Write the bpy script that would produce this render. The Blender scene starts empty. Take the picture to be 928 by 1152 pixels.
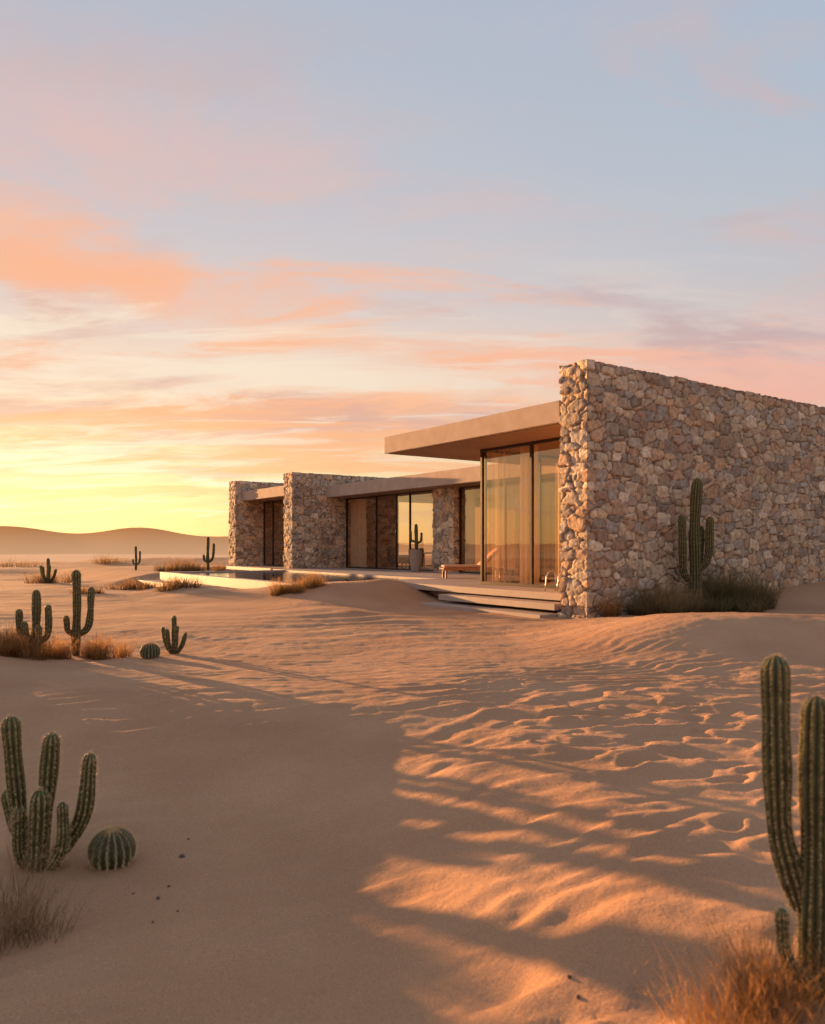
import bpy, math, random
import numpy as np
from mathutils import Vector, Matrix
random.seed(7); rng=np.random.default_rng(7)
scene=bpy.context.scene
scene.view_settings.view_transform='Standard'
scene.view_settings.look='None'
scene.view_settings.exposure=0
COL=scene.collection

# ------------------------------------------------------------ constants
CX,CY=3.586,15.9
TH=math.atan2(.573,.8196)
BX,BY=math.cos(TH),math.sin(TH)
AX,AY=-BY,BX
SUN_EL=5.3
SUN_AZ=(-.7071,.7071)
def W(b,a,z=0): return Vector((CX+BX*b+AX*a, CY+BY*b+AY*a, z))
def loc(x,y):
    dx=x-CX; dy=y-CY
    return dx*BX+dy*BY, dx*AX+dy*AY      # b,a
def ss(x,e0,e1):
    t=np.clip((x-e0)/(e1-e0),0,1); return t*t*(3-2*t)

# ------------------------------------------------------------ numpy noise
def _h(ix,iy,seed):
    n=(ix.astype(np.int64)*374761393+iy.astype(np.int64)*668265263+seed*1442695041)&0xffffffff
    n=((n^(n>>13))*1274126177)&0xffffffff
    n=(n^(n>>16))&0xffffffff
    return n/4294967295.0
def vn(x,y,seed=0):
    x=np.asarray(x,float); y=np.asarray(y,float)
    ix=np.floor(x); iy=np.floor(y); fx=x-ix; fy=y-iy
    fx=fx*fx*fx*(fx*(fx*6-15)+10); fy=fy*fy*fy*(fy*(fy*6-15)+10)
    a=_h(ix,iy,seed); b=_h(ix+1,iy,seed); c=_h(ix,iy+1,seed); d=_h(ix+1,iy+1,seed)
    return (a*(1-fx)+b*fx)*(1-fy)+(c*(1-fx)+d*fx)*fy*1.0
def fbm(x,y,seed=0,o=3):
    s=0;am=.5;t=0
    for i in range(o):
        s=s+am*vn(x*2**i+i*7.3,y*2**i-i*3.1,seed+i); t+=am; am*=.5
    return s/t-.5

# ------------------------------------------------------------ ground height
def G0(x,y):
    x=np.asarray(x,float); y=np.asarray(y,float)
    b,a=loc(x,y)
    d=np.hypot(x,y)
    z=.28*fbm(x/6.,y/5.,3,3)*ss(d,5,14)*(1-.6*ss(d,90,200))
    z=z+1.4*fbm(x/30.,y/18.,9,2)*ss(d,28,60)
    z=z+5*fbm(x/120.,y/70.,19,3)*ss(d,80,200)*(1-ss(d,1500,2200))
    # bowl in the foreground
    edge=.05+.30*np.sin(y*.9)+.45*fbm(x*.9,y*.9,5,3)
    bowl=ss(-x,-edge-1.3,-edge+.5)*ss(-y,-7.4,-4.4)
    z=z-.40*bowl
    z=z+.04*np.exp(-((y-8.1)/1.1)**2)*ss(-x,-2.5,0)
    z=z+.85*np.exp(-((x+6.7)/1.35)**2-((y-8.1)/2.2)**2)*(1+.35*fbm(x*1.2,y*1.2,15,2))  # unseen dune left of view, added to shade the foreground
    z=z+.45*np.exp(-((x+7.2)/2.4)**2-((y-4.2)/2.5)**2)  # lower unseen rise, also added for the foreground shade
    # right dune whose face falls toward the camera
    cr=11.5-.10*(x-4)
    z=z+.42*np.exp(-((y-cr)/np.where(y<cr,1.35,2.8))**2)*ss(x,1.4,4.4)
    # sand banked on the long wall
    z=z+.5*ss(b,2.2,9.5)*ss(a,-7,-1)
    # mound by the pool and steps
    z=z+.50*np.exp(-((a-8.6)/2.4)**2-((b+2.0)/1.5)**2)
    z=z+.16*np.exp(-((a-4.5)/2.2)**2-((b+3.6)/1.3)**2)
    z=z+.30*np.exp(-((a-12.5)/2.6)**2-((b+3.9)/1.1)**2)
    # keep things level near the house front
    near=np.exp(-((b+.4)/1.1)**2)*ss(a,-.5,.4)*ss(-a,-6.0,-5)
    z=z*(1-near)+near*(-.03)
    z=z+.50*np.exp(-((a-7.3)/1.25)**2-((b-.0)/1.3)**2)
    # level ground beside the far wing
    lv=ss(a,20.6,21.4)*ss(-a,-40,-34)*ss(b,-5,-2)*ss(-b,-8,-4)
    z=z*(1-lv)+lv*.40
    # far valley
    z=z-6*ss(d,55,240)
    # carve below the slabs
    ins=ss(a,.6,1.0)*ss(-a,-29,-28.6)*ss(b,.75,1.1)*ss(-b,-16,-15.5)
    ins2=ss(a,8.0,8.4)*ss(-a,-20.1,-19.7)*ss(b,-2.5,-2.1)*ss(-b,-4,-3.6)
    m=np.maximum(ins,ins2)
    z=z*(1-m)-.5*m
    return z
def ripples(x,y):
    d=np.hypot(x,y)
    wx=.9*fbm(x*.55,y*.55,21,2); wy=.9*fbm(x*.5+9,y*.5,31,2)
    k=np.array([-.30,.954])
    ph=(k[0]*(x+wx)+k[1]*(y+wy))
    patch=np.clip(.75+1.8*fbm(x*.35,y*.35,41,2),.35,1.25)
    def saw(p,q=.68):
        f=p-np.floor(p); return np.where(f<q,f/q,(1-f)/(1-q))
    n1=1.4*fbm(x*1.6,y*1.6,51,2)
    r1=saw(ph/.21+n1); r1=r1*r1*(3-2*r1)
    brk=np.clip(.65+1.9*fbm(x*1.2,y*2.4,61,2),.15,1)
    lit=ss(x,-.6,.9)*(1-ss(y,7.5,10.5))
    shd=(1-ss(x,-.6,.9))*(1-ss(d,7.5,9.5))
    z=(.013*(1-shd))*r1*patch*brk*(1-ss(d,14,21))
    r0=saw(ph/.27+n1*.8,.76); r0=r0*r0*(3-2*r0)
    z=z+.036*shd*r0*np.clip(.45+1.8*fbm(x*.5,y*.5,43,2),.15,1)*np.clip(.75+1.6*fbm(x*1.2,y*2.4,61,2),.3,1)
    r2=saw(ph/.36+2.2*fbm(x*1.1,y*1.1,71,3)+.3); r2=r2*r2*(3-2*r2)
    msk=ss(fbm(x*1.1,y*1.9,81,3),-.14,.12)
    z=z+.028*r2*lit*msk
    lump=ss(fbm(x*3.2,y*5.2,91,3),-.02,.11)
    z=z+.022*lump*lit*ss(fbm(x*.8,y*.8,101,2),-.12,.1)
    z=z+.020*fbm(x*2.,y*2.6,95,3)+.014*fbm(x*6.,y*8,97,3)*(1-ss(d,12,18))
    r3=saw(ph/.8+1.3*fbm(x*.5,y*.5,73,2)); r3=r3*r3*(3-2*r3)
    z=z+.035*r3*ss(d,9,16)*(1-ss(d,50,80))*np.clip(.4+2*fbm(x*.2,y*.2,83,2),0,1)
    return z
foot=[]
_r=random.Random(3)
for k in range(11):
    foot.append((1.55+_r.uniform(-.45,.75)+k*.04,5.9-k*.27+_r.uniform(-.12,.12),_r.uniform(-.9,1.2),_r.uniform(.6,1.0)))
def G(x,y):
    x=np.asarray(x,float); y=np.asarray(y,float)
    z=G0(x,y)
    b,a=loc(x,y)
    z=z+ripples(x,y)*(1-ss(b,.3,.9)*ss(a,.5,1))
    wob=.05*fbm(x*7,y*7,111,2)
    for fx,fy,an,sc in foot:
        dx=x-fx+wob; dy=y-fy-wob
        p=(dx*math.cos(an)+dy*math.sin(an))/(.13*sc); q=(-dx*math.sin(an)+dy*math.cos(an))/(.07*sc)
        r=p*p+q*q
        z=z-.026*np.exp(-r**1.2)+.012*np.exp(-(np.sqrt(r)-1.6)**2*4)
    return z
def gz(x,y): return float(G(np.array([x]),np.array([y]))[0])

# ------------------------------------------------------------ material helpers
def newmat(name):
    m=bpy.data.materials.new(name); m.use_nodes=True
    nt=m.node_tree; nt.nodes.clear()
    out=nt.nodes.new('ShaderNodeOutputMaterial')
    return m,nt,out
def N(nt,t,**kw):
    n=nt.nodes.new(t)
    for k,v in kw.items():
        if hasattr(n,k): setattr(n,k,v)
        else: n.inputs[k].default_value=v
    return n
def simple(name,c1,c2=None,scale=8,rough=.8,bump=.1,bscale=40,metal=0,spec=.3,coord='Object'):
    m,nt,out=newmat(name)
    tc=N(nt,'ShaderNodeTexCoord')
    p=N(nt,'ShaderNodeBsdfPrincipled')
    p.inputs['Roughness'].default_value=rough
    p.inputs['Metallic'].default_value=metal
    p.inputs['Specular IOR Level'].default_value=spec
    if c2 is None: c2=tuple(c*.82 for c in c1)
    nz=N(nt,'ShaderNodeTexNoise'); nz.inputs['Scale'].default_value=scale; nz.inputs['Detail'].default_value=7; nz.inputs['Roughness'].default_value=.6
    nt.links.new(tc.outputs[coord],nz.inputs['Vector'])
    r=N(nt,'ShaderNodeValToRGB')
    r.color_ramp.elements[0].position=.3; r.color_ramp.elements[1].position=.7
    r.color_ramp.elements[0].color=(*c2,1); r.color_ramp.elements[1].color=(*c1,1)
    nt.links.new(nz.outputs['Fac'],r.inputs['Fac']); nt.links.new(r.outputs['Color'],p.inputs['Base Color'])
    if bump>0:
        n2=N(nt,'ShaderNodeTexNoise'); n2.inputs['Scale'].default_value=bscale; n2.inputs['Detail'].default_value=6
        nt.links.new(tc.outputs[coord],n2.inputs['Vector'])
        b=N(nt,'ShaderNodeBump'); b.inputs['Strength'].default_value=bump; b.inputs['Distance'].default_value=.02
        nt.links.new(n2.outputs['Fac'],b.inputs['Height']); nt.links.new(b.outputs['Normal'],p.inputs['Normal'])
    nt.links.new(p.outputs[0],out.inputs[0])
    return m
def attrmat(name,rough=.85,noise=.25,nscale=30,bump=.3,bscale=50,trans=0,spec=.2):
    m,nt,out=newmat(name)
    at=N(nt,'ShaderNodeAttribute'); at.attribute_name='Col'
    tc=N(nt,'ShaderNodeTexCoord')
    nz=N(nt,'ShaderNodeTexNoise'); nz.inputs['Scale'].default_value=nscale; nz.inputs['Detail'].default_value=6
    nt.links.new(tc.outputs['Object'],nz.inputs['Vector'])
    mr=N(nt,'ShaderNodeMapRange'); mr.inputs['From Min'].default_value=.3; mr.inputs['From Max'].default_value=.7
    mr.inputs['To Min'].default_value=1-noise; mr.inputs['To Max'].default_value=1+noise
    nt.links.new(nz.outputs['Fac'],mr.inputs['Value'])
    mx=N(nt,'ShaderNodeVectorMath'); mx.operation='SCALE'
    nt.links.new(at.outputs['Color'],mx.inputs[0]); nt.links.new(mr.outputs[0],mx.inputs['Scale'])
    p=N(nt,'ShaderNodeBsdfPrincipled'); p.inputs['Roughness'].default_value=rough; p.inputs['Specular IOR Level'].default_value=spec
    nt.links.new(mx.outputs[0],p.inputs['Base Color'])
    if bump>0:
        n2=N(nt,'ShaderNodeTexNoise'); n2.inputs['Scale'].default_value=bscale; n2.inputs['Detail'].default_value=8
        nt.links.new(tc.outputs['Object'],n2.inputs['Vector'])
        b=N(nt,'ShaderNodeBump'); b.inputs['Strength'].default_value=bump; b.inputs['Distance'].default_value=.03
        nt.links.new(n2.outputs['Fac'],b.inputs['Height']); nt.links.new(b.outputs['Normal'],p.inputs['Normal'])
    last=p.outputs[0]
    if trans>0:
        t=N(nt,'ShaderNodeBsdfTranslucent'); nt.links.new(mx.outputs[0],t.inputs['Color'])
        ms=N(nt,'ShaderNodeMixShader'); ms.inputs[0].default_value=trans
        nt.links.new(last,ms.inputs[1]); nt.links.new(t.outputs[0],ms.inputs[2]); last=ms.outputs[0]
    nt.links.new(last,out.inputs[0])
    return m

# sand
def sand_material():
    m,nt,out=newmat('sand')
    geo=N(nt,'ShaderNodeNewGeometry')
    p=N(nt,'ShaderNodeBsdfPrincipled'); p.inputs['Roughness'].default_value=.95; p.inputs['Specular IOR Level'].default_value=.12
    n1=N(nt,'ShaderNodeTexNoise'); n1.inputs['Scale'].default_value=.7; n1.inputs['Detail'].default_value=8
    nt.links.new(geo.outputs['Position'],n1.inputs['Vector'])
    r=N(nt,'ShaderNodeValToRGB'); r.color_ramp.elements[0].position=.3; r.color_ramp.elements[1].position=.72
    r.color_ramp.elements[0].color=(.41,.222,.120,1); r.color_ramp.elements[1].color=(.53,.308,.174,1)
    nt.links.new(n1.outputs['Fac'],r.inputs['Fac'])
    n3=N(nt,'ShaderNodeTexNoise'); n3.inputs['Scale'].default_value=180; n3.inputs['Detail'].default_value=3
    nt.links.new(geo.outputs['Position'],n3.inputs['Vector'])
    mr=N(nt,'ShaderNodeMapRange'); mr.inputs['From Min'].default_value=.3; mr.inputs['From Max'].default_value=.7; mr.inputs['To Min'].default_value=.70; mr.inputs['To Max'].default_value=1.26
    nt.links.new(n3.outputs['Fac'],mr.inputs['Value'])
    sc=N(nt,'ShaderNodeVectorMath'); sc.operation='SCALE'
    nt.links.new(r.outputs['Color'],sc.inputs[0]); nt.links.new(mr.outputs[0],sc.inputs['Scale'])
    nt.links.new(sc.outputs[0],p.inputs['Base Color'])
    n2=N(nt,'ShaderNodeTexNoise'); n2.inputs['Scale'].default_value=9; n2.inputs['Detail'].default_value=12; n2.inputs['Roughness'].default_value=.68
    nt.links.new(geo.outputs['Position'],n2.inputs['Vector'])
    b=N(nt,'ShaderNodeBump'); b.inputs['Strength'].default_value=.65; b.inputs['Distance'].default_value=.03
    nt.links.new(n2.outputs['Fac'],b.inputs['Height']); nt.links.new(b.outputs['Normal'],p.inputs['Normal'])
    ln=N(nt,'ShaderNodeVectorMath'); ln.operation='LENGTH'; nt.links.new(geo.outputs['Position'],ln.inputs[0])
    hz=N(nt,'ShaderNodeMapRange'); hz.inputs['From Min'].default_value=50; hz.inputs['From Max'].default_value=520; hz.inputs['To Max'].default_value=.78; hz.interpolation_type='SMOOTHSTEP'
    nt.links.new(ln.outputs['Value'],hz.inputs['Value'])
    em=N(nt,'ShaderNodeEmission'); em.inputs['Color'].default_value=(.80,.44,.25,1)  # distance haze painted as a warm glow mixed over the sand
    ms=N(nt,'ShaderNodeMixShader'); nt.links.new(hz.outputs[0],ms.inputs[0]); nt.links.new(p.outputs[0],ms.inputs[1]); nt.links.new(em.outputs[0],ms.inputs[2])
    nt.links.new(ms.outputs[0],out.inputs[0])
    return m
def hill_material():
    m,nt,out=newmat('hazed_hill_sand')
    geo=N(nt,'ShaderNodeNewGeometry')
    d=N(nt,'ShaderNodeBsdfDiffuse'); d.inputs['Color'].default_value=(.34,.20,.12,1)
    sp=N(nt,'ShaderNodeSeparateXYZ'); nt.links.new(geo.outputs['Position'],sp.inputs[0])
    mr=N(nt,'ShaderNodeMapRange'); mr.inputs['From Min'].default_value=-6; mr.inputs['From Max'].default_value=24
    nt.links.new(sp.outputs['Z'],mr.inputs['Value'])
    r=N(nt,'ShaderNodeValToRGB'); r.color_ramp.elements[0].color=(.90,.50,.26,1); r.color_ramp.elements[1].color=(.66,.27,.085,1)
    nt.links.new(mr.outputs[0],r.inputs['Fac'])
    em=N(nt,'ShaderNodeEmission'); nt.links.new(r.outputs['Color'],em.inputs['Color'])  # haze painted as a glow on the hills, paler toward the foot
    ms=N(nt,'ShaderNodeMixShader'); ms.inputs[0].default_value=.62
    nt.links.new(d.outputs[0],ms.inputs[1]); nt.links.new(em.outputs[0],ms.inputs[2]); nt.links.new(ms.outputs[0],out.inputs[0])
    return m
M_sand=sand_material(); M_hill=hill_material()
M_stone=attrmat('rubble_stone',rough=.9,noise=.32,nscale=9,bump=.7,bscale=18)
M_conc=simple('plaster_concrete',(.50,.385,.295),(.40,.30,.23),scale=2.2,rough=.85,bump=.25,bscale=60)
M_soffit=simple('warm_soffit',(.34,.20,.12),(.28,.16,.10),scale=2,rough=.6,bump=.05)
M_pave=simple('terrace_stone',(.43,.335,.27),(.36,.28,.22),scale=2.5,rough=.6,bump=.08)
M_int=simple('interior_plaster',(.46,.32,.22),(.40,.27,.18),scale=1.5,rough=.8,bump=.03)
M_frame=simple('bronze_frame',(.055,.038,.028),(.04,.028,.02),rough=.4,bump=0,metal=.5)
M_metal=simple('brushed_metal',(.6,.55,.5),(.5,.45,.4),rough=.25,bump=0,metal=1)
M_wood=simple('teak_wood',(.44,.19,.08),(.30,.12,.05),scale=12,rough=.55,bump=.1)
M_fabric=simple('linen_cushion',(.60,.34,.22),(.50,.28,.18),scale=20,rough=.95,bump=.2,bscale=200)
M_dark=simple('dark_leather',(.10,.055,.04),(.07,.04,.03),rough=.5,bump=.05)
M_pot=simple('clay_pot',(.34,.27,.22),(.26,.2,.16),scale=9,rough=.8,bump=.15)
M_peb=simple('pebble',(.16,.11,.09),(.09,.065,.055),scale=15,rough=.9,bump=.3)
M_cactus=attrmat('cactus_skin',rough=.6,noise=.35,nscale=22,bump=.35,bscale=60,spec=.3)
M_spine=simple('cactus_spine',(.80,.56,.28),(.64,.42,.2),rough=.6,bump=0)
M_grass=attrmat('dry_grass',rough=.8,noise=.2,nscale=10,bump=0,trans=.45)
def cloth(name,dc,tcl,opq):
    m,nt,out=newmat(name)
    d=N(nt,'ShaderNodeBsdfDiffuse'); d.inputs['Color'].default_value=(*dc,1)
    t=N(nt,'ShaderNodeBsdfTranslucent'); t.inputs['Color'].default_value=(*tcl,1)
    ms=N(nt,'ShaderNodeMixShader'); ms.inputs[0].default_value=.5
    nt.links.new(d.outputs[0],ms.inputs[1]); nt.links.new(t.outputs[0],ms.inputs[2])
    tr=N(nt,'ShaderNodeBsdfTransparent'); m2=N(nt,'ShaderNodeMixShader'); m2.inputs[0].default_value=opq
    nt.links.new(tr.outputs[0],m2.inputs[1]); nt.links.new(ms.outputs[0],m2.inputs[2]); nt.links.new(m2.outputs[0],out.inputs[0])
    return m
M_curt=cloth('linen_curtain',(.90,.79,.62),(.90,.76,.56),.96)
M_sheer=cloth('sheer_curtain',(.80,.68,.52),(.85,.72,.54),.30)
def glass_mat():
    m,nt,out=newmat('tinted_glass')
    tr=N(nt,'ShaderNodeBsdfTransparent'); tr.inputs['Color'].default_value=(.93,.84,.74,1)
    gl=N(nt,'ShaderNodeBsdfGlossy'); gl.inputs['Roughness'].default_value=.0; gl.inputs['Color'].default_value=(.95,.88,.80,1)
    lw=N(nt,'ShaderNodeLayerWeight'); lw.inputs['Blend'].default_value=.5
    pw=N(nt,'ShaderNodeMath'); pw.operation='POWER'; pw.inputs[1].default_value=3.0
    nt.links.new(lw.outputs['Facing'],pw.inputs[0])
    mr=N(nt,'ShaderNodeMapRange'); mr.inputs['To Min'].default_value=.13; mr.inputs['To Max'].default_value=1.0
    nt.links.new(pw.outputs[0],mr.inputs['Value'])
    ms=N(nt,'ShaderNodeMixShader'); nt.links.new(mr.outputs[0],ms.inputs[0])
    nt.links.new(tr.outputs[0],ms.inputs[1]); nt.links.new(gl.outputs[0],ms.inputs[2]); nt.links.new(ms.outputs[0],out.inputs[0])
    return m
M_glass=glass_mat()
def water_mat():
    m,nt,out=newmat('pool_water')
    p=N(nt,'ShaderNodeBsdfPrincipled'); p.inputs['Base Color'].default_value=(.02,.05,.065,1); p.inputs['Roughness'].default_value=.05
    geo=N(nt,'ShaderNodeNewGeometry'); n=N(nt,'ShaderNodeTexNoise'); n.inputs['Scale'].default_value=2.2; n.inputs['Detail'].default_value=3
    nt.links.new(geo.outputs['Position'],n.inputs['Vector'])
    b=N(nt,'ShaderNodeBump'); b.inputs['Strength'].default_value=.25; b.inputs['Distance'].default_value=.05
    nt.links.new(n.outputs['Fac'],b.inputs['Height']); nt.links.new(b.outputs['Normal'],p.inputs['Normal'])
    nt.links.new(p.outputs[0],out.inputs[0]); return m
M_water=water_mat()

# ------------------------------------------------------------ object helpers
def mesh_obj(name,v,f,mat,parent=None,smooth=False,col=None):
    me=bpy.data.meshes.new(name)
    if isinstance(v,np.ndarray) and isinstance(f,np.ndarray):
        nf,k=f.shape
        me.vertices.add(len(v)); me.vertices.foreach_set('co',v.astype(np.float32).ravel())
        me.loops.add(nf*k); me.loops.foreach_set('vertex_index',f.astype(np.int32).ravel())
        me.polygons.add(nf); me.polygons.foreach_set('loop_start',np.arange(0,nf*k,k,dtype=np.int32))
        me.update(calc_edges=True)
    else:
        me.from_pydata([tuple(p) for p in v],[],[tuple(int(i) for i in q) for q in f]); me.update()
    if smooth: me.polygons.foreach_set('use_smooth',[True]*len(me.polygons))
    if col is not None:
        at=me.color_attributes.new('Col','FLOAT_COLOR','POINT')
        c=np.ones((len(me.vertices),4),np.float32); c[:,:3]=np.asarray(col,np.float32)
        at.data.foreach_set('color',c.ravel())
    me.materials.append(mat)
    o=bpy.data.objects.new(name,me); COL.objects.link(o)
    if parent: o.parent=parent
    return o
def empty(name,location=(0,0,0),rz=0,parent=None):
    o=bpy.data.objects.new(name,None); o.empty_display_size=.3; o.location=location; o.rotation_euler=(0,0,rz)
    COL.objects.link(o)
    if parent: o.parent=parent
    return o
def tag(o,label,cat,group=None,kind=None):
    o['label']=label; o['category']=cat
    if group: o['group']=group
    if kind: o['kind']=kind
class MB:
    def __init__(s): s.v=[]; s.f=[]
    def box(s,x0,x1,y0,y1,z0,z1,bev=0):
        i=len(s.v)
        s.v+= [(x0,y0,z0),(x1,y0,z0),(x1,y1,z0),(x0,y1,z0),(x0,y0,z1),(x1,y0,z1),(x1,y1,z1),(x0,y1,z1)]
        s.f+= [(i,i+3,i+2,i+1),(i+4,i+5,i+6,i+7),(i,i+1,i+5,i+4),(i+1,i+2,i+6,i+5),(i+2,i+3,i+7,i+6),(i+3,i,i+4,i+7)]
    def tube(s,pts,r,n=8):
        pts=[Vector(p) for p in pts]; i=len(s.v); m=len(pts)
        for j,p in enumerate(pts):
            t=(pts[min(j+1,m-1)]-pts[max(j-1,0)]).normalized()
            u=t.cross(Vector((0,0,1)))
            if u.length<.01: u=t.cross(Vector((1,0,0)))
            u.normalize(); w=t.cross(u)
            rr=r[j] if isinstance(r,(list,tuple)) else r
            for k in range(n):
                an=2*math.pi*k/n; s.v.append(tuple(p+(u*math.cos(an)+w*math.sin(an))*rr))
        for j in range(m-1):
            for k in range(n):
                k2=(k+1)%n; s.f.append((i+j*n+k,i+j*n+k2,i+(j+1)*n+k2,i+(j+1)*n+k))
        s.f.append(tuple(i+k for k in range(n))[::-1]); s.f.append(tuple(i+(m-1)*n+k for k in range(n)))
    def obj(s,name,mat,parent=None,smooth=False,bevel=0):
        o=mesh_obj(name,s.v,s.f,mat,parent,smooth)
        if bevel:
            m=o.modifiers.new('bevel','BEVEL'); m.width=bevel; m.segments=2; m.limit_method='ANGLE'
        return o

# ------------------------------------------------------------ ground sheet
def axis(lo,hi,step,g,far):
    c=list(np.arange(lo,hi+1e-6,step))
    p=c[-1]; s=step; up=[]
    while p<far:
        s=min(s*(1+g) if p-hi<90 else s*1.12, 60); p+=s; up.append(p)
    p=c[0]; s=step; dn=[]
    while p>-far:
        s=min(s*(1+g) if lo-p<60 else s*1.12,60); p-=s; dn.append(p)
    return np.array(dn[::-1]+c+up)
gx=axis(-4.2,5.0,.028,.03,2600); gy=axis(2.3,9.0,.026,.02,2600)
gy=np.concatenate([gy[gy<2.0][::4],gy[gy>=2.0]])
XX,YY=np.meshgrid(gx,gy); ZZ=G(XX,YY)
nx,ny=len(gx),len(gy); print('ground',nx,ny)
V=np.stack([XX.ravel(),YY.ravel(),ZZ.ravel()],1)
ii=np.arange(ny-1)[:,None]*nx+np.arange(nx-1)[None,:]; ii=ii.ravel()
F=np.stack([ii,ii+1,ii+nx+1,ii+nx],1)
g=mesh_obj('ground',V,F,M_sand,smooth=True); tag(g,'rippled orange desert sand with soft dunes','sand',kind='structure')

# hills ring
na,nr=540,30
ang=np.linspace(0,2*np.pi,na,endpoint=False); rad=np.linspace(650,2000,nr)
AA,RR=np.meshgrid(ang,rad)
X=RR*np.cos(AA); Y=RR*np.sin(AA)
env=np.sin(np.pi*np.clip((RR-650)/1350,0,1))
rid=1-np.abs(2*fbm(X/300.,Y/300.,7,4))*1.6
azc=np.degrees(np.arctan2(-X,Y))
keep=1-np.exp(-((azc-22)/9)**4)
H=-10+env*(2+30*np.clip(rid-.45,0,1)*keep)
H=H+env*(36*np.exp(-((azc-27.5)/4.2)**2)+38*np.exp(-((azc-19.4)/4.2)**2)+14*np.exp(-((azc-13.0)/3.4)**2)+4.5*fbm(X/150.,Y/150.,77,3))
V=np.stack([X.ravel(),Y.ravel(),H.ravel()],1)
F=[]
for r in range(nr-1):
    for k in range(na):
        k2=(k+1)%na; F.append((r*na+k,r*na+k2,(r+1)*na+k2,(r+1)*na+k))
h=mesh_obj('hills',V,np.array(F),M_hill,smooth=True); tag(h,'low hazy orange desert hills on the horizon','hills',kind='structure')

# ------------------------------------------------------------ rubble masonry
PAL=np.array([(.54,.41,.275),(.45,.35,.255),(.54,.36,.22),(.33,.26,.20),(.64,.51,.365),(.46,.375,.29),(.57,.435,.295),(.41,.29,.20),(.51,.395,.275),(.39,.335,.28),(.48,.32,.205)])
def h3(i,j,k,s):
    n=(i.astype(np.int64)*73856093^j.astype(np.int64)*19349663^k.astype(np.int64)*83492791^(s*2654435761))&0xffffffff
    n=((n^(n>>15))*2246822519)&0xffffffff; n=((n^(n>>13))*3266489917)&0xffffffff
    return ((n^(n>>16))&0xffffffff)/4294967295.0
def stones(P,cell=(.34,.34,.205)):
    wob=.08
    Q=P.copy()
    Q[:,0]+=wob*(vn(P[:,1]*2+P[:,0]*2,P[:,2]*3,5)-.5); Q[:,1]+=wob*(vn(P[:,0]*2-P[:,1]*2,P[:,2]*3,6)-.5); Q[:,2]+=wob*(vn((P[:,0]+P[:,1])*2.2,P[:,2]*2,8)-.5)
    q=Q/np.array(cell)
    kz=np.floor(q[:,2]).astype(np.int64)
    n=len(P); F1=np.full(n,9.); F2=np.full(n,9.); idv=np.zeros(n); hs=np.zeros((n,3))
    for dk in (-1,0,1):
        k=kz+dk
        off=.5*(k&1)
        ci=np.floor(q[:,0]-off).astype(np.int64); cj=np.floor(q[:,1]-off).astype(np.int64)
        for di in (-1,0,1):
            for dj in (-1,0,1):
                i=ci+di; j=cj+dj
                r1=h3(i,j,k,1); r2=h3(i,j,k,2); r3=h3(i,j,k,3); w=h3(i,j,k,4)
                dx=np.abs(q[:,0]-(i+off+.5+(r1-.5)*.8));dy=np.abs(q[:,1]-(j+off+.5+(r2-.5)*.8));dz=np.abs(q[:,2]-(k+.5+(r3-.5)*.6))
                d=(dx**4+dy**4+dz**4)**.25-(w**1.5)*.46
                new=d<F1
                F2=np.where(new,F1,np.minimum(F2,d))
                idv=np.where(new,h3(i,j,k,9),idv)
                hs[new,0]=dx[new]; hs[new,2]=(q[:,2]-(k+.5))[new]
                F1=np.where(new,d,F1)
    return F1,F2,idv,hs
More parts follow.
